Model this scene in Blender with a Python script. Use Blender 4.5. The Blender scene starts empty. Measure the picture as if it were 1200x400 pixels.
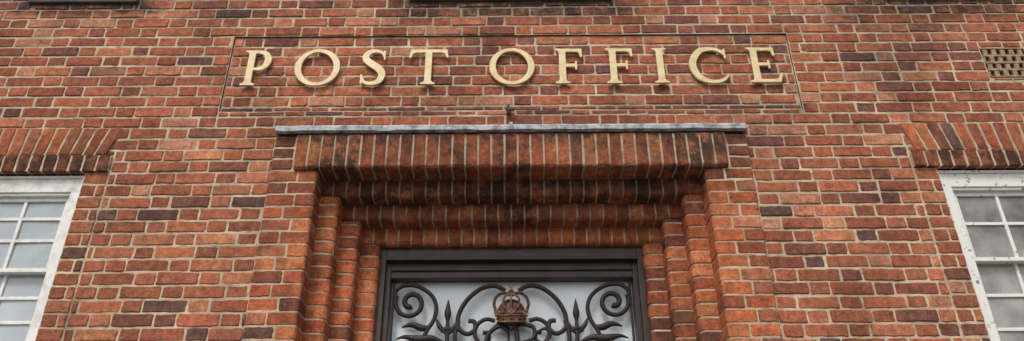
import bpy, math, random
from mathutils import Vector, Matrix, noise
R = random.Random(7)
scene = bpy.context.scene

# ------------------------------------------------------------------ materials
def new_mat(name):
    m = bpy.data.materials.new(name); m.use_nodes = True
    nt = m.node_tree
    return m, nt, nt.nodes['Principled BSDF']
def N(nt, t, **kw):
    n = nt.nodes.new(t)
    for k, v in kw.items(): setattr(n, k, v)
    return n
def tex_noise(nt, scale, detail=4, rough=0.6, coord=None):
    n = N(nt, 'ShaderNodeTexNoise'); n.inputs['Scale'].default_value = scale
    n.inputs['Detail'].default_value = detail; n.inputs['Roughness'].default_value = rough
    if coord is not None: nt.links.new(coord, n.inputs['Vector'])
    return n
def ramp(nt, src, p0, v0, p1, v1):
    r = N(nt, 'ShaderNodeMapRange'); r.inputs['From Min'].default_value = p0; r.inputs['From Max'].default_value = p1
    r.inputs['To Min'].default_value = v0; r.inputs['To Max'].default_value = v1
    nt.links.new(src, r.inputs['Value']); return r.outputs['Result']
def mixc(nt, fac, a, b, mode='MIX'):
    m = N(nt, 'ShaderNodeMix', data_type='RGBA', blend_type=mode)
    for s, i in ((fac, 0), (a, 6), (b, 7)):
        if hasattr(s, 'is_output'): nt.links.new(s, m.inputs[i])
        elif i == 0: m.inputs[0].default_value = s
        else: m.inputs[i].default_value = (*s, 1)
    return m.outputs[2]
def mth(nt, op, a, b):
    m = N(nt, 'ShaderNodeMath', operation=op)
    for i, s in enumerate((a, b)):
        if hasattr(s, 'is_output'): nt.links.new(s, m.inputs[i])
        else: m.inputs[i].default_value = s
    return m.outputs[0]
def bump(nt, bsdf, h, strength, dist):
    b = N(nt, 'ShaderNodeBump'); b.inputs['Strength'].default_value = strength; b.inputs['Distance'].default_value = dist
    nt.links.new(h, b.inputs['Height']); nt.links.new(b.outputs[0], bsdf.inputs['Normal'])

def brick_material():
    m, nt, b = new_mat('brick_clay')
    co = N(nt, 'ShaderNodeTexCoord').outputs['Object']
    ca = N(nt, 'ShaderNodeAttribute', attribute_name='Col').outputs['Color']
    ga = N(nt, 'ShaderNodeAttribute', attribute_name='grime_tone').outputs['Fac']
    n1 = tex_noise(nt, 24, 5, .7, co).outputs['Fac']
    n2 = tex_noise(nt, 120, 4, .7, co).outputs['Fac']
    n3 = tex_noise(nt, 2.2, 5, .6, co).outputs['Fac']
    n4 = tex_noise(nt, 38, 6, .75, co).outputs['Fac']
    v = mth(nt, 'MULTIPLY', ramp(nt, n1, .3, .55, .7, 1.45), ramp(nt, n2, .3, .62, .7, 1.40))
    v = mth(nt, 'MULTIPLY', v, ramp(nt, n3, .3, .76, .7, 1.20))
    comb = N(nt, 'ShaderNodeCombineColor')
    for i in range(3): nt.links.new(v, comb.inputs[i])
    c = mixc(nt, 1.0, ca, comb.outputs[0], 'MULTIPLY')
    # mortar smears
    sm = ramp(nt, n4, .56, 0, .70, .55)
    c = mixc(nt, sm, c, (.41, .29, .19))
    # dark scabs
    n5 = tex_noise(nt, 30, 6, .75, co).outputs['Fac']
    c = mixc(nt, ramp(nt, n5, .56, 0, .67, .66), c, (.080, .047, .037))
    # grime, and the graded tone of the door head rows
    n6 = tex_noise(nt, 11, 7, .75, co).outputs['Fac']
    g = mth(nt, 'MULTIPLY', ga, ramp(nt, n6, .36, .30, .60, 1.25))
    g = mth(nt, 'MINIMUM', g, .92)
    c = mixc(nt, g, c, (.034, .028, .023))
    nt.links.new(c, b.inputs['Base Color'])
    b.inputs['Roughness'].default_value = .92
    b.inputs['Specular IOR Level'].default_value = .15
    h = mth(nt, 'ADD', n2, mth(nt, 'MULTIPLY', n4, 1.5))
    bump(nt, b, h, .7, .005)
    return m
def mortar_material():
    m, nt, b = new_mat('lime_mortar')
    co = N(nt, 'ShaderNodeTexCoord').outputs['Object']
    n1 = tex_noise(nt, 5, 5, .6, co).outputs['Fac']
    n2 = tex_noise(nt, 90, 5, .7, co).outputs['Fac']
    n3 = tex_noise(nt, 15, 6, .7, co).outputs['Fac']
    ga = N(nt, 'ShaderNodeAttribute', attribute_name='grime_tone').outputs['Fac']
    c = mixc(nt, ramp(nt, n1, .35, 0, .65, 1), (.44, .33, .22), (.68, .55, .39))
    c = mixc(nt, ramp(nt, n3, .50, 0, .66, .72), c, (.24, .165, .11))
    c = mixc(nt, ramp(nt, n2, .55, 0, .7, .4), c, (.17, .125, .09))
    c = mixc(nt, mth(nt, 'MULTIPLY', ga, .8), c, (.055, .044, .035))
    nt.links.new(c, b.inputs['Base Color']); b.inputs['Roughness'].default_value = .95
    bump(nt, b, n2, .7, .004)
    return m
def simple(name, c1, c2, scale=8, rough=.6, metal=0., bs=.2, bd=.002, lo=.35, hi=.65, bscale=None):
    m, nt, b = new_mat(name)
    co = N(nt, 'ShaderNodeTexCoord').outputs['Object']
    n1 = tex_noise(nt, scale, 6, .65, co).outputs['Fac']
    nt.links.new(mixc(nt, ramp(nt, n1, lo, 0, hi, 1), c1, c2), b.inputs['Base Color'])
    b.inputs['Roughness'].default_value = rough; b.inputs['Metallic'].default_value = metal
    n2 = tex_noise(nt, bscale or scale * 6, 4, .6, co).outputs['Fac']
    bump(nt, b, n2, bs, bd)
    return m
M_BR = brick_material(); M_MO = mortar_material()
M_LETTER = simple('gold_letter_paint', (.78, .63, .34), (.56, .42, .20), 16, .45, 0, .15, .001, .42, .72)
M_LEAD = simple('lead_sheet', (.46, .48, .50), (.12, .115, .11), 17, .55, .1, .5, .004, .42, .66)
M_WHITE = simple('white_paint', (.80, .79, .75), (.52, .49, .43), 14, .4, 0, .15, .001, .48, .74)
M_PEEL = simple('peeling_white_paint', (.78, .77, .72), (.22, .16, .11), 30, .55, 0, .5, .003, .60, .65)
M_WOOD = simple('dark_stained_timber', (.055, .028, .018), (.022, .013, .010), 10, .45, 0, .3, .002)
M_IRON = simple('wrought_iron', (.010, .008, .008), (.028, .016, .014), 40, .6, 0, .4, .002)
M_GOLD = simple('aged_gilding', (.26, .15, .065), (.07, .038, .026), 60, .5, .35, .4, .002)
M_RED = simple('faded_red_enamel', (.15, .032, .028), (.06, .02, .02), 50, .6, 0, .3, .001)
M_TERRA = simple('buff_terracotta', (.42, .29, .17), (.19, .125, .08), 25, .85, 0, .4, .003)
M_STONE = simple('weathered_stone_sill', (.10, .085, .07), (.05, .045, .04), 8, .85, 0, .4, .004)
M_DARK = simple('dark_backing', (.012, .010, .009), (.02, .016, .014), 8, .9)
M_PAVE = simple('paving', (.26, .25, .23), (.18, .17, .16), 3, .9, 0, .3, .004)
M_ASPH = simple('asphalt', (.05, .05, .05), (.065, .063, .06), 20, .9, 0, .4, .004)
M_KERB = simple('granite_kerb', (.30, .29, .27), (.2, .2, .19), 20, .85)
M_DGLASS = simple('obscured_fanlight_glass', (.86, .90, .91), (.70, .76, .79), 3, .25, 0, .05, .001)
def glass_mat(name, a, bb, sc=1.6):
    m = simple(name, a, bb, sc, .06, 0, .03, .002)
    b = m.node_tree.nodes['Principled BSDF']; b.inputs['Specular IOR Level'].default_value = .8
    return m
M_GL1 = glass_mat('window_glass_bright', (.30, .34, .36), (.48, .52, .53))
M_GL2 = glass_mat('window_glass_dim', (.12, .12, .115), (.42, .40, .36), 2.2)

# ------------------------------------------------------------------ helpers
def empty(name, loc=(0, 0, 0)):
    e = bpy.data.objects.new(name, None); scene.collection.objects.link(e); e.location = loc; return e
def link(o, parent=None):
    scene.collection.objects.link(o)
    if parent:
        o.parent = parent; o.matrix_parent_inverse = Matrix.Translation(-Vector(parent.location))
    return o
class MB:
    def __init__(s): s.v = []; s.f = []; s.c = []; s.g = []
    def add(s, vs, fs, col=(1, 1, 1), gr=None):
        o = len(s.v); s.v += vs
        s.f += [tuple(i + o for i in f) for f in fs]
        s.c += [(*col, 1)] * len(vs)
        s.g += [(gr(v[0], v[2]) if callable(gr) else (gr or 0)) for v in vs]
    def box(s, x0, x1, y0, y1, z0, z1, bev=0):
        vs = [(x, y, z) for z in (z0, z1) for y in (y0, y1) for x in (x0, x1)]
        s.add(vs, [(0, 2, 3, 1), (4, 5, 7, 6), (0, 1, 5, 4), (2, 6, 7, 3), (0, 4, 6, 2), (1, 3, 7, 5)])
    def obj(s, name, mat, parent=None, bevel=0, smooth=False):
        me = bpy.data.meshes.new(name); me.from_pydata(s.v, [], s.f)
        a = me.attributes.new('Col', 'FLOAT_COLOR', 'POINT'); a.data.foreach_set('color', [q for c in s.c for q in c])
        a = me.attributes.new('grime_tone', 'FLOAT', 'POINT'); a.data.foreach_set('value', s.g)
        me.materials.append(mat)
        if smooth:
            me.polygons.foreach_set('use_smooth', [True] * len(me.polygons))
        me.update()
        o = bpy.data.objects.new(name, me); link(o, parent)
        if bevel:
            bm = o.modifiers.new('bevel', 'BEVEL'); bm.width = bevel; bm.segments = 2; bm.limit_method = 'ANGLE'
        return o

def fn(x, z, s=1., o=0.): return noise.noise(Vector((x * s + o, z * s, o))) * .5 + .5
def sst(a, b, x):
    t = max(0, min(1, (x - a) / (b - a))); return t * t * (3 - 2 * t)

PAL = [((.40, .134, .069), 30), ((.34, .110, .060), 26), ((.46, .176, .092), 16), ((.28, .094, .057), 16),
       ((.22, .084, .060), 10), ((.47, .215, .125), 6), ((.155, .076, .062), 4)]
PAL2 = [((.47, .142, .060), 34), ((.41, .116, .052), 26), ((.53, .185, .08), 20), ((.33, .096, .05), 12), ((.23, .08, .05), 5)]
def pick(pal):
    t = R.uniform(0, sum(w for _, w in pal))
    for c, w in pal:
        t -= w
        if t <= 0: break
    k = R.uniform(.84, 1.14)
    return tuple(min(1, q * k * R.uniform(.95, 1.05)) for q in c)

def wall_grime(x, z):
    g = 0
    # run-off below the upper sills
    for cx, hw, dep in ((0.03, .82, .22), (-2.75, .52, .12), (2.75, .58, .22)):
        if z > 4.5:
            g = max(g, (1 - sst(hw * .8, hw * 1.1, abs(x - cx))) * sst(4.97 - dep, 4.88, z) * (.55 + .75 * fn(x, z, 6, 3)))
    if z > 4.64: g = max(g, .72 * sst(.46, .64, fn(x, z * 1.5, 1.6, 33)) * sst(4.64, 4.8, z))
    # above / below letter panel
    if abs(x) < 1.8 and z < 4.15: g = max(g, sst(4.03, 4.14, z) * sst(.45, .62, fn(x, 0, 2.6, 9)) * .8)
    if abs(x) < 1.5 and 3.9 < z < 4.08: g = max(g, .3 * sst(.4, .6, fn(x, z, 4, 5)))
    # general blotches
    g = max(g, .45 * sst(.56, .75, fn(x, z, 1.9, 21)))
    g = max(g, .42 * sst(.60, .77, fn(x, z * 2.0, 4.1, 61)))
    return g

def slab(mb, cs, yf, yb, col, gr, bev=.0038, jit=.0026):
    """Brick whose face is the quad cs (x,z), anticlockwise seen from the street."""
    out = []
    for i in range(4):
        a = Vector(cs[i]); b = Vector(cs[(i + 1) % 4]); L = (b - a).length
        n = 6 if L > .13 else (4 if L > .08 else 3)
        d = (b - a) / max(L, 1e-6)
        ca = min(.0045, L * .2) * R.uniform(.4, 1.7)
        for k in range(n + 1):
            t = ca + (L - 2 * ca) * k / n
            out.append(a + d * t + Vector((R.uniform(-jit, jit), R.uniform(-jit, jit))))
    cx = sum(p.x for p in out) / len(out); cz = sum(p.y for p in out) / len(out)
    w = max(p.x for p in out) - min(p.x for p in out); h = max(p.y for p in out) - min(p.y for p in out)
    sx = 1 - 2 * bev / w; sz = 1 - 2 * bev / h
    tx = R.uniform(-.014, .014); tz = R.uniform(-.03, .03); dy = R.uniform(-.0026, .0024)
    n = len(out)
    f = lambda p: yf + dy + (p.x - cx) * tx + (p.y - cz) * tz
    vs = [(p.x, yb, p.y) for p in out] + [(p.x, f(p) + bev, p.y) for p in out] + \
         [(cx + (p.x - cx) * sx, f(p), cz + (p.y - cz) * sz) for p in out]
    fs = []
    for i in range(n):
        j = (i + 1) % n
        fs += [(i, j, j + n, i + n), (i + n, j + n, j + 2 * n, i + 2 * n)]
    fs.append(tuple(range(2 * n, 3 * n)))
    mb.add(vs, fs, col, gr)

def prism(mb, prof, t0, t1, mp, col, gr, bev=.003, jit=.0016):
    n = len(prof)
    ca = sum(p[0] for p in prof) / n; cb = sum(p[1] for p in prof) / n
    wa = max(p[0] for p in prof) - min(p[0] for p in prof); wb = max(p[1] for p in prof) - min(p[1] for p in prof)
    vs = []
    da, db = R.uniform(-.0022, .0022), R.uniform(-.0022, .0022)
    rings = [(t0, 1), (t0 + bev, 0), ((t0 + t1) / 2, 0), (t1 - bev, 0), (t1, 1)] if bev else [(t0, 0), (t1, 0)]
    for t, ins in rings:
        for a, b in prof:
            if ins: a = ca + (a - ca) * (1 - 2 * bev / wa); b = cb + (b - cb) * (1 - 2 * bev / wb)
            j = jit if bev else 0
            vs.append(mp(a + da * (bev > 0) + R.uniform(-j, j), b + db * (bev > 0) + R.uniform(-j, j), t + R.uniform(-j, j)))
    fs = []
    for r in range(len(rings) - 1):
        for i in range(n):
            j = (i + 1) % n
            fs.append((r * n + i, r * n + j, (r + 1) * n + j, (r + 1) * n + i))
    fs.append(tuple(range(n))); fs.append(tuple((len(rings) - 1) * n + i for i in range(n)))
    mb.add(vs, fs, col, gr)

def fix_normals(o):
    import bmesh
    bm = bmesh.new(); bm.from_mesh(o.data); bmesh.ops.recalc_face_normals(bm, faces=bm.faces); bm.to_mesh(o.data); bm.free()

# ------------------------------------------------------------------ dimensions (metres)
C = .075; ZB = .031; ZH = 3.706
XW = 5.2; ZT = 6.9
PAN = (-1.73, 1.73, 4.118, 4.681)
PD = .013
SUR = (-1.36, 1.36, -1, 3.931)
UPW = [(-.63, .63), (-3.08, -2.42), (2.42, 3.08)]
UZ0, UZ1 = 4.952, 6.30
holes = [PAN, SUR]
for s in (-1, 1):
    a, b = sorted((s * 2.275, s * 3.645)); holes.append((a, b, 1.70, ZH + .1125))
    a, b = sorted((s * 2.41, s * 3.51)); holes.append((a, b, ZH, 4.006 - .001))
for a, b in UPW: holes.append((a, b, UZ0, UZ1))
VENT = (2.905, 3.175, 4.331, 4.556)
holes.append(VENT)

bld = empty('post_office_building')

def clip_rects(r):
    res = [r]
    for h in holes:
        nr = []
        for (x0, x1, z0, z1) in res:
            if x1 <= h[0] or x0 >= h[1] or z1 <= h[2] + 1e-4 or z0 >= h[3] - 1e-4:
                nr.append((x0, x1, z0, z1)); continue
            if x0 < h[0]: nr.append((x0, h[0], z0, z1))
            if x1 > h[1]: nr.append((h[1], x1, z0, z1))
            a, b = max(x0, h[0]), min(x1, h[1])
            if z0 < h[2]: nr.append((a, b, z0, h[2]))
            if z1 > h[3]: nr.append((a, b, h[3], z1))
        res = nr
    return res

def flemish(mb, xa, xb, za, zb, yf, pal, gr, base=ZB, clip=True, ph=0.):
    k = int(math.floor((za - base) / C))
    while base + k * C < zb:
        z0 = base + k * C; z1 = z0 + C
        x = xa - .34 + (0 if k % 2 else .16875) + ph + R.uniform(-.014, .014)
        hd = True
        while x < xb:
            w = .1125 if hd else .225
            hd = not hd
            wj = w + R.uniform(-.006, .006)
            a, b = max(x, xa), min(x + wj, xb)
            if b - a > .02:
                rs = clip_rects((a, b, max(z0, za), min(z1, zb))) if clip else [(a, b, max(z0, za), min(z1, zb))]
                for (p0, p1, q0, q1) in rs:
                    if p1 - p0 < .022 or q1 - q0 < .018: continue
                    j = R.uniform(.0042, .0070)
                    jz = R.uniform(-.0016, .0016)
                    hz = R.uniform(.0050, .0072)
                    dz = (fn(.5 * (p0 + p1), z0, .9, 31) - .5) * .008
                    c0 = (p0 + j, q0 + hz + jz + dz); c2 = (p1 - j, q1 - hz + jz + dz)
                    slab(mb, [c0, (c2[0], c0[1] + R.uniform(-.002, .002)), c2, (c0[0], c2[1] + R.uniform(-.002, .002))],
                         yf, yf + .06, pick(pal), gr)
            x += wj
        k += 1

mb = MB(); flemish(mb, -XW, XW, ZB, ZT, 0, PAL, wall_grime)
wall = mb.obj('wall_bricks', M_BR, bld)
mb = MB()
def pan_gr(x, z): return max(.65 * (1 - sst(4.12, 4.20, z)) * sst(.4, .6, fn(x, z, 3, 2)), .40 * sst(.56, .75, fn(x, z, 2, 8)))
flemish(mb, PAN[0] + .002, PAN[1] - .002, PAN[2] + .002, PAN[3] - .002, PD, PAL, pan_gr, base=4.681 - 8 * C, clip=False, ph=.05)
mb.obj('letter_panel_bricks', M_BR, bld)

# mortar sheet with openings
def sheet(mb, x0, x1, z0, z1, y, hs, gr=0, step=.25):
    xs = {x0, x1}; zs = {z0, z1}
    for h in hs:
        for q in h[:2]:
            if x0 < q < x1: xs.add(q)
        for q in h[2:]:
            if z0 < q < z1: zs.add(q)
    xs = sorted(xs); zs = sorted(zs)
    def sub(l):
        o = []
        for a, b in zip(l, l[1:]):
            n = max(1, int((b - a) / step))
            o += [a + (b - a) * i / n for i in range(n)]
        return o + [l[-1]]
    xs = sub(xs); zs = sub(zs)
    for a, b in zip(xs, xs[1:]):
        for c, d in zip(zs, zs[1:]):
            mx, mz = (a + b) / 2, (c + d) / 2
            if any(h[0] < mx < h[1] and h[2] < mz < h[3] for h in hs): continue
            mb.add([(a, y, c), (b, y, c), (b, y, d), (a, y, d)], [(0, 1, 2, 3)], (1, 1, 1), gr)
mb = MB()
mh = [PAN, (-1.1, 1.1, -1, 3.75), VENT]
for s in (-1, 1):
    a, b = sorted((s * 2.41, s * 3.51)); mh.append((a, b, 1.75, ZH))
for a, b in UPW: mh.append((a, b, UZ0, UZ1))
sheet(mb, -XW, XW, 0, ZT, .0044, mh, wall_grime, .12)
sheet(mb, PAN[0], PAN[1], PAN[2], PAN[3], PD + .0044, [], pan_gr, .12)
mb.obj('wall_mortar', M_MO, bld)

# ------------------------------------------------------------------ window heads, jamb closers
mb = MB(); mm = MB()
for s in (-1, 1):
    cx = s * 2.96
    def rl_g(x, z): return .62 + .4 * fn(x, z, 7, 4)
    n = 18; x0 = cx - .685; p = 1.37 / n
    for i in range(n):
        a = x0 + i * p + .006; b = x0 + (i + 1) * p - .006
        slab(mb, [(a, ZH + .003), (b, ZH + .003), (b, ZH + .1085), (a, ZH + .1085)], -.022, .10, pick(PAL2), rl_g)
    mm.box(x0 + .004, x0 + 1.366, -.017, .10, ZH + .006, ZH + .106)
    n = 18; zb_, zt_ = ZH + .1125 + .004, 4.006 - .003
    def arg(x, z): return .18 + .6 * (1 - sst(ZH + .10, ZH + .22, z)) * fn(x, z, 6, 12)
    for i in range(n):
        def X(i, t):
            u = (i / n) * 2 - 1
            return cx + u * (.645 + .055 * t)
        g = .0062
        slab(mb, [(X(i, 0) + g, zb_), (X(i + 1, 0) - g, zb_), (X(i + 1, 1) - g, zt_), (X(i, 1) + g, zt_)],
             -.007, .06, pick(PAL2 if R.random() < .6 else PAL), arg)
    mm.add([(cx - .64, -.003, zb_), (cx + .64, -.003, zb_), (cx + .695, -.003, zt_ - .003), (cx - .695, -.003, zt_ - .003)], [(0, 1, 2, 3)], (1, 1, 1), .2)
    for side in (-1, 1):
        xa = cx + side * .55; xb = cx + side * .685
        a, b = sorted((xa, xb))
        k = 0; z = ZH
        while z > 1.75:
            split = k % 2
            if split:
                m_ = a + (.045 if side * s > 0 else .088)
                parts = [(a, m_), (m_, b)]
            else: parts = [(a, b)]
            for p0, p1 in parts:
                slab(mb, [(p0 + .004, z - C + .006), (p1 - .006, z - C + .006), (p1 - .006, z - .005), (p0 + .004, z - .005)],
                     -.004, .12, pick(PAL), lambda x, z: .15)
            z -= C; k += 1
        mm.box(a + .002, b - .006, .0005, .12, 1.75, ZH)
mb.obj('window_head_bricks', M_BR, bld); mm.obj('window_head_mortar', M_MO, bld)

# ------------------------------------------------------------------ door surround: stepped orders
W = [1.09, .983, .876, .77]; Z = [ZH, 3.606, 3.506, 3.406]; Y = [-.02, .113, .227, .34]
def prof(width, depth, r=.028, ins=0.):
    pts = [(ins, depth), (ins, depth * .5)]
    for i in range(6):
        a = math.pi / 2 * i / 5
        pts.append((ins + r - r * math.cos(a), ins + r - r * math.sin(a)))
    pts.append((width * .5, ins)); pts.append((width, ins)); pts.append((width, depth))
    return pts
mb = MB(); mm = MB()
def sur_g(x, z):
    return .08 + .40 * sst(.55, .75, fn(x, z, 2.3, 7)) + .35 * sst(3.45, 3.68, z) * fn(x, z, 5, 3)
for s in (-1, 1):
    for k in range(4):
        def mp(a, b, t, k=k): return (s * (W[k] + a), Y[k] + b, t)
        top = Z[k]; dep = (Y[k + 1] - Y[k] + .012) if k < 3 else .10
        z = ZH; c = 0
        while z > .05:
            zt = min(z - .0052, top - .002); zb2 = z - C + .0052
            if zt - zb2 > .010:
                if k == 0:
                    w1 = .160 if c % 2 else .108
                    prism(mb, prof(w1 - .005, dep, .016), zb2, zt, mp, pick(PAL2), sur_g)
                    xs = sorted((s * (W[0] + w1 + .006), s * (1.357)))
                    slab(mb, [(xs[0], zb2), (xs[1], zb2), (xs[1], zt), (xs[0], zt)], Y[0], .05, pick(PAL2 if R.random() < .5 else PAL), sur_g)
                else:
                    prism(mb, prof(.125, dep), zb2, zt, mp, pick(PAL2), lambda x, z: .02 + .35 * sst(.5, .7, fn(x + s * 3, z, 3, 4)))
            z -= C; c += 1
        prism(mm, prof(.125 if k else .26, dep, (.028 if k else .016), ins=.0035), .03, top - .004, mp, (1, 1, 1), .1, bev=0)
    for c in range(3):
        z0 = ZH + c * C
        xs = sorted((s * 1.242, s * 1.357))
        slab(mb, [(xs[0], z0 + .006), (xs[1], z0 + .006), (xs[1], z0 + C - .006), (xs[0], z0 + C - .006)], -.02, .05, pick(PAL), lambda x, z: .5)
    xs = sorted((s * 1.22, s * 1.352))
    mm.box(xs[0], xs[1], -.0155, .05, ZH - .01, 3.928)
# heads
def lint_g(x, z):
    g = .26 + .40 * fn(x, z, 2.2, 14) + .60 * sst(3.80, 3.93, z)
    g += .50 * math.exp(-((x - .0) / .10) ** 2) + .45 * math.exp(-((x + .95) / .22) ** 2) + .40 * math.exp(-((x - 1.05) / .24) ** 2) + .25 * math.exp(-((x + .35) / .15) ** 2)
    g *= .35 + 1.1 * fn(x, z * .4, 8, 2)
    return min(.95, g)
YL = -.045
def mpl(a, b, t): return (t, YL + b, ZH + a)
n = 33; p = 2.456 / n
for i in range(n):
    x0 = -1.228 + i * p
    prism(mb, prof(.219, .170, .022), x0 + .0058 + R.uniform(-.001, .001), x0 + p - .0058 + R.uniform(-.001, .001), mpl, pick(PAL2), lint_g)
prism(mm, prof(.217, .170, .022, .004), -1.225, 1.225, mpl, (1, 1, 1), .35, bev=0)
for k in (1, 2, 3):
    def mph(a, b, t, k=k): return (t, Y[k] + b, Z[k] + a)
    hw = W[k - 1] + .01
    dep = (Y[k + 1] - Y[k] + .012) if k < 3 else .10
    n = int(round(2 * hw / .075)); p = 2 * hw / n
    base = (0, .85, .52, .12)[k]  # head rows darkened most in the outermost row, less with each inner row
    def head_dark(x, z, k=k, base=base):
        return min(.93, base * (.5 + .8 * fn(x, z * .3, 6, k)) + .3 * math.exp(-(x / .09) ** 2) + (.2 * sst(.45, .7, fn(x, z, 4, 6))))
    for i in range(n):
        x0 = -hw + i * p
        prism(mb, prof(.13, dep, .030), x0 + .0052, x0 + p - .0052, mph, pick(PAL2), head_dark)
    prism(mm, prof(.13, dep, .030, ins=.004), -hw, hw, mph, (1, 1, 1), (0, .45, .3, .12)[k], bev=0)
o = mb.obj('door_surround_bricks', M_BR, bld); fix_normals(o)
o = mm.obj('door_surround_mortar', M_MO, bld); fix_normals(o)

# lead flashing along the top of the lintel
mb = MB(); n = 90; XF = 1.352
for i in range(n):
    xa = -XF + 2 * XF * i / n; xb = -XF + 2 * XF * (i + 1) / n
    def sec(x):
        w = (fn(x, 0, 6, 40) - .5) * .016; u = (fn(x, 0, 9, 50) - .5) * .016
        return [(x, -.064 + w, 3.942 + u), (x, -.066 + w, 3.966 + u * .6), (x, -.056, 3.980 + u * .5), (x, -.004, 3.996), (x, -.003, 4.006)]
    A, B = sec(xa), sec(xb)
    under = [(xa, -.04, 3.935), (xb, -.04, 3.935)]
    for j in range(4): mb.add([A[j], B[j], B[j + 1], A[j + 1]], [(0, 1, 2, 3)])
    mb.add([under[0], under[1], B[0], A[0]], [(0, 1, 2, 3)])
for x in (-XF, XF):
    mb.add([(x, -.064, 3.940), (x, -.068, 3.964), (x, -.056, 3.978), (x, -.004, 3.994), (x, -.004, 3.934)], [(0, 1, 2, 3, 4)])
mb.box(-.010, .010, -.076, -.02, 3.936, 3.984)
mb.obj('lead_flashing', M_LEAD, bld)

# ------------------------------------------------------------------ windows
def sash(cx, x0, x1, z0, z1, rows, rail, mat_f, mat_g, name, ncol, y=.025):
    f = MB()
    fw = .064
    f.box(x0, x0 + fw, y, y + .12, z0, z1); f.box(x1 - fw, x1, y, y + .12, z0, z1)
    f.box(x0 + fw, x1 - fw, y + .002, y + .12, z1 - .100, z1)
    f.box(x0 + fw - .002, x1 - fw + .002, y + .012, y + .12, z1 - .116, z1 - .098)
    f.box(x0 - .0, x1 + .0, y - .05, y + .12, z0 - .05, z0 + .002)
    f.box(x0 + fw - .002, x0 + fw + .010, y + .014, y + .1, z0, z1 - .11); f.box(x1 - fw - .010, x1 - fw + .002, y + .014, y + .1, z0, z1 - .11)
    f.box(x0 - .001, x0 + .012, y - .012, y + .002, z0, z1); f.box(x1 - .012, x1 + .001, y - .012, y + .002, z0, z1)
    f.box(x0 + .012, x1 - .012, y - .011, y + .003, z1 - .016, z1 - .001)
    o = f.obj(name + '_frame', mat_f, bld, .003)
    g0, g1 = x0 + fw + .009, x1 - fw - .009
    b = MB(); st = .024
    yt = y + .034
    for (za, zc, yy) in ((rail[0], z1 - .116, yt), (z0, rail[1], yt + .034)):
        b.box(g0, g0 + st, yy, yy + .03, za, zc); b.box(g1 - st, g1, yy, yy + .03, za, zc)
        b.box(g0 + st, g1 - st, yy + .001, yy + .03, zc - (.026 if zc > rail[1] + .01 else (rail[1] - rail[0])), zc)
        b.box(g0 + st, g1 - st, yy + .001, yy + .03, za, za + (.022 if za > z0 + .01 else .06))
    for i in range(1, ncol):
        xx = g0 + st + (g1 - g0 - 2 * st) * i / ncol
        b.box(xx - .009, xx + .009, yt + .004, yt + .024, rail[0] + .01, z1 - .14)
        b.box(xx - .009, xx + .009, yt + .038, yt + .058, z0 + .05, rail[0] + .002)
    for zz in rows:
        yy = yt + .006 if zz > rail[1] else yt + .040
        b.box(g0 + st - .002, g1 - st + .002, yy, yy + .016, zz - .009, zz + .009)
    b.obj(name + '_sashes', mat_f, bld, .002)
    p = MB(); zs = [z1 - .12] + sorted(rows + [rail[0]], reverse=True) + [z0]
    for r in range(len(zs) - 1):
        for i in range(ncol):
            a = g0 + (g1 - g0) * i / ncol; c = g0 + (g1 - g0) * (i + 1) / ncol
            yy = (yt + .016) if zs[r] > rail[1] else yt + .050
            j = [R.uniform(-.0025, .0025) for _ in range(4)]
            p.add([(a, yy + j[0], zs[r + 1]), (c, yy + j[1], zs[r + 1]), (c, yy + j[2], zs[r]), (a, yy + j[3], zs[r])], [(0, 1, 2, 3)])
    p.obj(name + '_glass', mat_g, bld)
lr = [3.452, 3.320, 3.002, 2.868, 2.734, 2.60, 2.466, 2.33, 2.20, 2.06, 1.93]
rr = [3.389, 2.985, 2.800, 2.615, 2.43, 2.245, 2.06]
sash(-2.96, -3.51, -2.41, 1.80, 3.700, lr, (3.135, 3.192), M_WHITE, M_GL1, 'sash_window', 4)
sash(2.96, 2.41, 3.51, 1.80, 3.700, rr, (3.165, 3.205), M_PEEL, M_GL2, 'sash_window_peeling', 4)
for i, (a, b) in enumerate(UPW):
    sash((a + b) / 2, a, b, UZ0 + .09, UZ1, [5.25, 5.85], (5.52, 5.56), M_WHITE, M_GL1, 'upper_window_%d' % (i + 1), 4 if i == 0 else 3, .04)
    s = MB(); s.box(a - .02, b + .02, -.022, .06, UZ0, UZ0 + .05); s.obj('upper_sill_%d' % (i + 1), M_STONE, bld, .006)

# ------------------------------------------------------------------ door case, fanlight and doors
d = MB()
for s in (-1, 1):
    for (a, b, y) in ((.735, .80, .395), (.706, .745, .425)):
        x0, x1 = sorted((s * a, s * b)); d.box(x0, x1, y, .56, .02, 3.45)
d.box(-.736, .736, .396, .56, 3.335, 3.45)
d.box(-.738, .738, .380, .56, 3.322, 3.338)
d.box(-.707, .707, .426, .56, 3.226, 3.330)
d.box(-.708, .708, .412, .56, 3.268, 3.282)
d.box(-.708, .708, .40, .56, 2.36, 2.48)
d.obj('door_frame', M_WOOD, bld, .004)
d = MB(); d.add([(-.72, .500, 2.40), (.72, .500, 2.40), (.72, .500, 3.30), (-.72, .500, 3.30)], [(0, 1, 2, 3)])
d.obj('fanlight_glass', M_DGLASS, bld)
d = MB()
for s in (-1, 1):
    x0, x1 = sorted((s * .004, s * .704))
    d.box(x0, x1, .47, .52, .04, 2.358)
    for (za, zb_) in ((.22, .85), (1.0, 1.5), (1.62, 2.2)):
        d.box(x0 + .1, x1 - .1, .455, .472, za, zb_)
d.obj('entrance_doors', M_WOOD, bld, .006)

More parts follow.
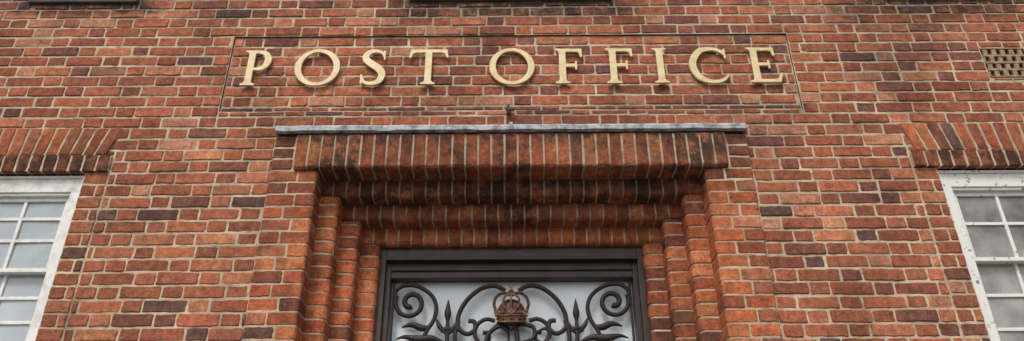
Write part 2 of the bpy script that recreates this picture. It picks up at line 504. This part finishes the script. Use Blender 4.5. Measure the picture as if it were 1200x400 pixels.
# ------------------------------------------------------------------ air brick
v = MB()
x0, x1, z0, z1 = VENT
v.box(x0 + .003, x1 - .003, -.002, .05, z1 - .012, z1 - .002); v.box(x0 + .003, x1 - .003, -.002, .05, z0 + .002, z0 + .012)
rows_ = 4; rh = (z1 - z0 - .014) / rows_
for r in range(rows_):
    za = z0 + .007 + r * rh
    if r: v.box(x0 + .004, x1 - .004, .0 + R.uniform(-.001, .001), .05, za - .008, za + .008)
    nb = 5; pw = (x1 - x0) / nb
    for i in range(nb + 1):
        xx = x0 + pw * (i + (.5 if r % 2 else 0))
        a, b = max(x0 + .003, xx - .014), min(x1 - .003, xx + .014)
        if b > a: v.box(a, b, .002 + R.uniform(-.002, .002), .05, za + .004, za + rh - .004)
vent = v.obj('air_vent', M_TERRA, None, .002)
v = MB(); v.add([(x0, .055, z0), (x1, .055, z0), (x1, .055, z1), (x0, .055, z1)], [(0, 1, 2, 3)])  # near-black sheet, its colour stands for the shade inside the vent holes
o = v.obj('vent_dark_sheet', M_DARK, vent)

# ------------------------------------------------------------------ sign lettering
def catmull(P, n=8, closed=False):
    out = []; m = len(P)
    for i in range(m if closed else m - 1):
        g = lambda k: P[k % m] if closed else P[max(0, min(m - 1, k))]
        p0, p1, p2, p3 = g(i - 1), g(i), g(i + 1), g(i + 2)
        for k in range(n):
            t = k / n
            out.append(tuple(.5 * (2 * b + (c - a) * t + (2 * a - 5 * b + 4 * c - d_) * t * t + (3 * b - a - 3 * c + d_) * t ** 3)
                             for a, b, c, d_ in zip(p0, p1, p2, p3)))
    if not closed: out.append(tuple(P[-1]))
    return out
def sweep(P):
    Q = catmull(P, 8); L = []; Rr = []
    for i, q in enumerate(Q):
        a = Q[max(0, i - 1)]; b = Q[min(len(Q) - 1, i + 1)]
        dx, dy = b[0] - a[0], b[1] - a[1]; l = math.hypot(dx, dy) or 1
        nx, ny = -dy / l, dx / l; w = q[2] / 2
        L.append((q[0] + nx * w, q[1] + ny * w)); Rr.append((q[0] - nx * w, q[1] - ny * w))
    return [L + Rr[::-1]]
def stem(x, top=True, h=.074):
    s = .165
    b = [(x + s, 0), (x + s, .032), (x + h + .035, .05), (x + h, .10)]
    bottom_l = [(2 * x - a, z) for a, z in b]
    if top:
        tr = [(a, 1 - z) for a, z in b][::-1]; tl = [(2 * x - a, 1 - z) for a, z in b]
        return [b + tr + tl + bottom_l[::-1]]
    return [b + [(x + h, .95), (x - h, .95)] + bottom_l[::-1]]
def ell(cx, cy, rx, ry, rot=0, n=56):
    return [(cx + rx * math.cos(t) * math.cos(rot) - ry * math.sin(t) * math.sin(rot),
             cy + rx * math.cos(t) * math.sin(rot) + ry * math.sin(t) * math.cos(rot)) for t in [2 * math.pi * i / n for i in range(n)]]
midarm = [[(.2, .56), (.47, .56), (.475, .635), (.51, .635), (.51, .40), (.475, .40), (.47, .48), (.2, .48)]]
def toparm(w): return [[(.2, .998), (w, .998), (w + .012, .77), (w - .03, .77), (w - .06, .895), (w - .13, .92), (.2, .92)]]
GL = {
 'P': (.68, [stem(.17), sweep([(.2, .96, .075), (.34, .96, .08), (.50, .90, .12), (.565, .73, .16), (.50, .54, .12), (.36, .465, .075), (.2, .475, .06)])]),
 'O': (1.06, [[ell(.53, .5, .53, .525), ell(.53, .5, .385, .448, .12)]]),
 'S': (.62, [sweep([(.545, .80, .035), (.50, .91, .07), (.33, .97, .085), (.15, .90, .13), (.115, .74, .155), (.25, .60, .17), (.42, .47, .175), (.52, .30, .16), (.46, .10, .13), (.28, .028, .085), (.12, .07, .07), (.05, .22, .035)]),
            [[(.53, .97), (.565, .97), (.572, .72), (.54, .72)]], [[(.025, .28), (.06, .28), (.065, .02), (.03, .02)]]]),
 'T': (.92, [stem(.46, False), [[(.03, .998), (.89, .998), (.925, .77), (.885, .77), (.85, .88), (.77, .92), (.15, .92), (.07, .88), (.035, .77), (-.005, .77)]]]),
 'F': (.66, [stem(.17), toparm(.63), midarm]),
 'I': (.34, [stem(.17)]),
 'C': (.92, [sweep([(.865, .79, .035), (.78, .90, .075), (.57, .975, .085), (.27, .90, .14), (.085, .55, .16), (.19, .18, .145), (.47, .025, .09), (.74, .06, .07), (.91, .22, .035)]),
            [[(.85, .97), (.885, .97), (.892, .70), (.857, .70)]]]),
 'E': (.78, [stem(.17), toparm(.65), midarm, [[(.2, .002), (.70, .002), (.775, .25), (.735, .25), (.66, .11), (.58, .08), (.2, .08)]]]),
}
sign = empty('post_office_sign', (0, 0, 4.42))
def put_letter(ch, xc, idx, z0=4.298, H=.258):
    wid, pieces = GL[ch]; parts = []
    for pi, contours in enumerate(pieces):
        cu = bpy.data.curves.new('tmp', 'CURVE'); cu.dimensions = '2D'; cu.fill_mode = 'BOTH'
        cu.extrude = .0055 - pi * .0006; cu.bevel_depth = .0015; cu.bevel_resolution = 1
        for cn in contours:
            sp = cu.splines.new('POLY'); sp.points.add(len(cn) - 1); sp.use_cyclic_u = True
            for k, (a, b) in enumerate(cn): sp.points[k].co = ((a - wid / 2) * H, b * H, 0, 1)
        ob = bpy.data.objects.new('tmp', cu); scene.collection.objects.link(ob)
        bpy.context.view_layer.update()
        me = bpy.data.meshes.new_from_object(ob.evaluated_get(bpy.context.evaluated_depsgraph_get()))
        bpy.data.objects.remove(ob); parts.append(me)
    vs, fs = [], []
    for me in parts:
        o = len(vs); vs += [tuple(v.co) for v in me.vertices]; fs += [tuple(i + o for i in p.vertices) for p in me.polygons]
    me = bpy.data.meshes.new('letter_' + ch); me.from_pydata(vs, [], fs); me.materials.append(M_LETTER)
    me.transform(Matrix.Translation((xc, -.008, z0)) @ Matrix.Rotation(math.pi / 2, 4, 'X') @ Matrix.Rotation(R.uniform(-.006, .006), 4, 'Z'))
    ob = bpy.data.objects.new('letter_%s_%d' % (ch.lower(), idx), me); link(ob, sign)
for i, (ch, x) in enumerate([('P', -1.545), ('O', -1.178), ('S', -.836), ('T', -.502), ('O', .008), ('F', .358), ('F', .668), ('I', .915), ('C', 1.208), ('E', 1.550)]):
    put_letter(ch, x, i + 1)

def tube(parent, name, pts, rad, mat, smooth_n=6, cyc=False):
    cu = bpy.data.curves.new(name, 'CURVE'); cu.dimensions = '3D'; cu.bevel_depth = 1; cu.bevel_resolution = 3; cu.use_fill_caps = True
    Q = catmull(pts, smooth_n, cyc) if smooth_n else pts
    sp = cu.splines.new('POLY'); sp.points.add(len(Q) - 1); sp.use_cyclic_u = cyc
    for k, q in enumerate(Q):
        sp.points[k].co = (q[0], q[1], q[2], 1); sp.points[k].radius = q[3] if len(q) > 3 else rad
    cu.materials.append(mat)
    ob = bpy.data.objects.new(name, cu); link(ob, parent); return ob
hk = MB(); hk.box(-.024, -.006, -.03, .01, 4.078, 4.135); hk.box(-.030, .020, -.045, -.03, 4.088, 4.104); hk.box(-.018, -.010, -.05, -.028, 4.06, 4.09)
hk.obj('wall_hook', M_IRON, None, .002)

# ------------------------------------------------------------------ wrought iron grille
gr = empty('wrought_iron_grille', (0, .44, 2.95))
GY = .445
def T(u, v): return (u * .0049, 3.053 - (v - 360) * .0050)
IS = 1.28
def iron(name, pts, r=.009, y=GY):
    for s in (-1, 1):
        P = []
        for i, q in enumerate(pts):
            x, z = T(q[0], q[1]); P.append((s * x, y, z, (q[2] if len(q) > 2 else 1) * r * IS))
        tube(gr, name, P, r, M_IRON, 7)
def spiral(cu, cv, r0, r1, a0, a1, n=16, w0=1., w1=1.):
    return [(cu + (r0 + (r1 - r0) * i / n) * math.cos(a0 + (a1 - a0) * i / n), cv + (r0 + (r1 - r0) * i / n) * math.sin(a0 + (a1 - a0) * i / n), w0 + (w1 - w0) * i / n) for i in range(n + 1)]
pi = math.pi
iron('outer_scroll', spiral(119, 354, 4, 19, pi * 2.6, -pi * .15, 22, 1.4, 1), .0095)
iron('outer_scroll_tail', [(137, 347), (138, 340), (128, 333), (112, 334), (96, 344), (89, 358), (91, 374), (100, 390), (104, 410), (96, 430)], .0095)
iron('outer_leaf', [(94, 382, .5), (104, 384, 1.6), (116, 380, 1.3), (128, 383, .3)], .0095)
iron('outer_leaf_lower', [(76, 402, .5), (92, 396, 1.4), (108, 397, 1.8), (124, 394, .9), (134, 397, .25)], .010)
iron('spear', [(75, 350, .15), (75, 360, 1.1), (75, 368, 1.6), (75, 376, .8), (75, 384, 1.0), (75, 400, 1), (75, 480, 1)], .0095)
iron('spear_collar', [(67, 388, .7), (75, 385, 1.3), (83, 388, .7)], .010)
iron('spear_leaf_in', [(75, 392, .7), (66, 382, 1.2), (62, 372, .3)], .009)
iron('spear_leaf_out', [(75, 392, .7), (84, 382, 1.2), (88, 373, .3)], .009)
iron('great_arch', [(8, 340), (20, 334), (36, 337), (52, 350), (62, 368), (62, 384), (52, 391), (43, 386), (44, 377), (51, 376)], .0105)
iron('great_arch_foot', [(62, 376), (66, 395), (62, 415), (50, 430), (40, 420)], .010)
iron('crown_bracket', [(20, 376), (30, 374), (40, 380), (43, 392), (36, 402), (27, 398), (28, 390), (34, 390)], .0095)
iron('crown_leaf', [(22, 384, .5), (12, 379, 1.3), (4, 384, .8)], .009)
iron('lower_scroll', [(0, 470), (20, 462), (40, 440), (46, 420), (40, 404)], .0095)
iron('side_bar', [(140, 330), (140, 400), (140, 500)], .006)
iron('low_scroll_b', spiral(108, 440, 4, 22, pi * 2.5, 0, 18), .009)
def one(name, pts, r=.010, y=GY - .012):
    P = []
    for q in pts:
        x, z = T(q[0], q[1]); P.append((x, y, z, (q[2] if len(q) > 2 else 1) * r * 1.15))
    tube(gr, name, P, r, M_IRON, 7)
one('cypher_g', [(-4, 390, .6), (-14, 383), (-27, 392), (-30, 408), (-20, 420), (-8, 414), (-8, 404), (-16, 404, .7)], .011)
one('cypher_r_stem', [(4, 384), (6, 400), (3, 421)], .012)
one('cypher_r_bowl', [(-2, 388, .6), (10, 381), (24, 384), (25, 396), (12, 402), (7, 402)], .010)
one('cypher_r_leg', [(10, 402), (22, 412), (32, 421), (38, 416, .5)], .011)
one('cypher_swash', [(26, 392, .6), (38, 386), (44, 394), (36, 404, .6)], .008)
for s in (-1, 1):
    tube(gr, 'upright', [(s * .02, GY + .01, 2.45), (s * .02, GY + .01, 2.96)], .006, M_IRON, 0)
tube(gr, 'lower_rail', [(-.705, GY, 2.52), (.705, GY, 2.52)], .010, M_IRON, 0)

# crown emblem
cr = empty('royal_crown', (0, .43, 3.06))
CX, CY, CZ = -.004, .430, 2.962
def cyl_patch(mb, r0, r1, z0, z1, a0, a1, n=24, cz=1):
    vs = []
    for i in range(n + 1):
        a = a0 + (a1 - a0) * i / n
        for r, z in ((r0, z0), (r1, z1)):
            vs.append((CX + r * math.sin(a), CY - r * .55 * math.cos(a), z - .012 * math.cos(a)))
    mb.add(vs, [(2 * i, 2 * i + 2, 2 * i + 3, 2 * i + 1) for i in range(n)])
m = MB(); cyl_patch(m, .076, .086, CZ, CZ + .036, -1.7, 1.7); m.obj('crown_band', M_GOLD, cr)
for zz, rr_ in ((CZ, .078), (CZ + .036, .088)):
    tube(cr, 'band_bead', [(CX + rr_ * math.sin(a), CY - rr_ * .55 * math.cos(a), zz - .012 * math.cos(a)) for a in [-1.7 + 3.4 * i / 20 for i in range(21)]], .0055, M_GOLD, 0)
def ball(name, x, y, z, r, mat, sc=(1, 1, 1)):
    import bmesh
    bm = bmesh.new(); bmesh.ops.create_uvsphere(bm, u_segments=16, v_segments=10, radius=r)
    bmesh.ops.scale(bm, vec=sc, verts=bm.verts); bmesh.ops.translate(bm, vec=(x, y, z), verts=bm.verts)
    me = bpy.data.meshes.new(name); bm.to_mesh(me); bm.free(); me.materials.append(mat)
    for p in me.polygons: p.use_smooth = True
    o = bpy.data.objects.new(name, me); link(o, cr)
ball('cap_of_velvet', CX, CY, CZ + .055, .080, M_RED, (1.0, .5, 1.0))
for i, a in enumerate((-1.25, -.62, 0, .62, 1.25)):
    x = CX + .086 * math.sin(a); y = CY - .086 * .55 * math.cos(a) - .004; z = CZ + .054 - .012 * math.cos(a)
    m = MB()
    if i % 2 == 0:   # cross pattee
        for (ax, az) in ((1, 0), (-1, 0), (0, 1), (0, -1)):
            px, pz = -az, ax
            vs = []
            for yy in (y - .006, y + .006):
                vs += [(x + px * .003, yy, z + pz * .003), (x - px * .003, yy, z - pz * .003),
                       (x + ax * .017 - px * .010, yy, z + az * .017 - pz * .010), (x + ax * .017 + px * .010, yy, z + az * .017 + pz * .010)]
            m.add(vs, [(0, 1, 2, 3), (4, 5, 6, 7), (0, 1, 5, 4), (1, 2, 6, 5), (2, 3, 7, 6), (3, 0, 4, 7)])
        m.obj('cross_pattee', M_GOLD, cr)
    else:
        for (dx, dz, rx, rz) in ((0, .004, .005, .015), (-.009, -.002, .006, .007), (.009, -.002, .006, .007)):
            ball('fleur_de_lis', x + dx, y, z + dz, 1, M_GOLD, (rx, .006, rz))
    ball('band_jewel', CX + .084 * math.sin(a * .98), CY - .084 * .55 * math.cos(a) - .003, CZ + .018 - .012 * math.cos(a), .008, M_RED)
for s in (-1, 1):
    arch = [(CX + s * .084, CY - .01, CZ + .055), (CX + s * .098, CY - .018, CZ + .095), (CX + s * .088, CY - .028, CZ + .135), (CX + s * .055, CY - .036, CZ + .158), (CX + s * .02, CY - .04, CZ + .152), (CX, CY - .042, CZ + .142)]
    tube(cr, 'crown_arch', arch, .009, M_GOLD, 6)
    for q in catmull(arch, 3)[1:-1]:
        ball('arch_pearl', q[0], q[1] - .008, q[2] + .003, .0062, M_GOLD)
    inn = [(CX + s * .036, CY - .045, CZ + .065), (CX + s * .046, CY - .052, CZ + .10), (CX + s * .034, CY - .052, CZ + .135), (CX, CY - .046, CZ + .148)]
    tube(cr, 'inner_arch', inn, .0065, M_GOLD, 6)
tube(cr, 'front_arch', [(CX, CY - .05, CZ + .06), (CX, CY - .058, CZ + .10), (CX, CY - .048, CZ + .145)], .006, M_GOLD, 6)
ball('crown_orb', CX, CY - .042, CZ + .166, .0165, M_GOLD)
m = MB(); m.box(CX - .004, CX + .004, CY - .047, CY - .037, CZ + .18, CZ + .212); m.box(CX - .013, CX + .013, CY - .046, CY - .038, CZ + .193, CZ + .201)
m.obj('crown_cross', M_GOLD, cr, .001)

# ------------------------------------------------------------------ setting
g = MB(); g.add([(-300, -300, -.13), (300, -300, -.13), (300, 300, -.13), (-300, 300, -.13)], [(0, 1, 2, 3)]); g.obj('ground', M_ASPH)
g = MB(); g.box(-40, 40, -2.9, .6, -.12, 0); g.obj('pavement', M_PAVE)
g = MB(); g.box(-40, 40, -3.05, -2.903, -.125, .003); g.obj('kerb', M_KERB, None, .01)
g = MB(); g.box(-XW, XW, .7, 8, 0, ZT); g.obj('rear_light_block', M_DARK, bld)  # unseen dark box behind the facade, added to stop light leaking in
g = MB(); g.box(-XW, XW, -.08, .7, ZT, ZT + .15); g.obj('coping', M_STONE, bld, .01)
g = MB(); g.box(-XW, -XW + .05, .012, .7, 0, ZT); g.box(XW - .05, XW, .012, .7, 0, ZT); g.obj('side_returns', M_MO, bld)

# ------------------------------------------------------------------ light
w = bpy.data.worlds.new('World'); scene.world = w; w.use_nodes = True; nt = w.node_tree
bg = nt.nodes['Background']
sky = nt.nodes.new('ShaderNodeTexSky'); sky.sky_type = 'NISHITA'; sky.sun_disc = False
sky.sun_elevation = math.radians(52); sky.sun_rotation = math.radians(200); sky.air_density = 1.0; sky.dust_density = 4.0
hs = nt.nodes.new('ShaderNodeHueSaturation'); hs.inputs['Saturation'].default_value = .35
nt.links.new(sky.outputs[0], hs.inputs['Color']); nt.links.new(hs.outputs[0], bg.inputs['Color'])
bg.inputs['Strength'].default_value = .15
sl = bpy.data.lights.new('sun', 'SUN'); sl.energy = 1.5; sl.angle = math.radians(16); sl.color = (1, .96, .90)
so = bpy.data.objects.new('sun', sl); scene.collection.objects.link(so)
so.rotation_euler = (math.radians(38), 0, math.radians(-20))

# ------------------------------------------------------------------ camera
cam = bpy.data.cameras.new('camera'); cam.lens = 27; cam.sensor_width = 36; cam.clip_end = 1000
co = bpy.data.objects.new('camera', cam); scene.collection.objects.link(co)
co.matrix_world = Matrix.Translation((.005, -3.8, 1.6)) @ Matrix.Rotation(math.radians(119), 4, 'X') @ Matrix.Rotation(math.radians(-.35), 4, 'Z')
scene.camera = co
scene.view_settings.view_transform = 'Standard'; scene.view_settings.look = 'None'; scene.view_settings.exposure = 0
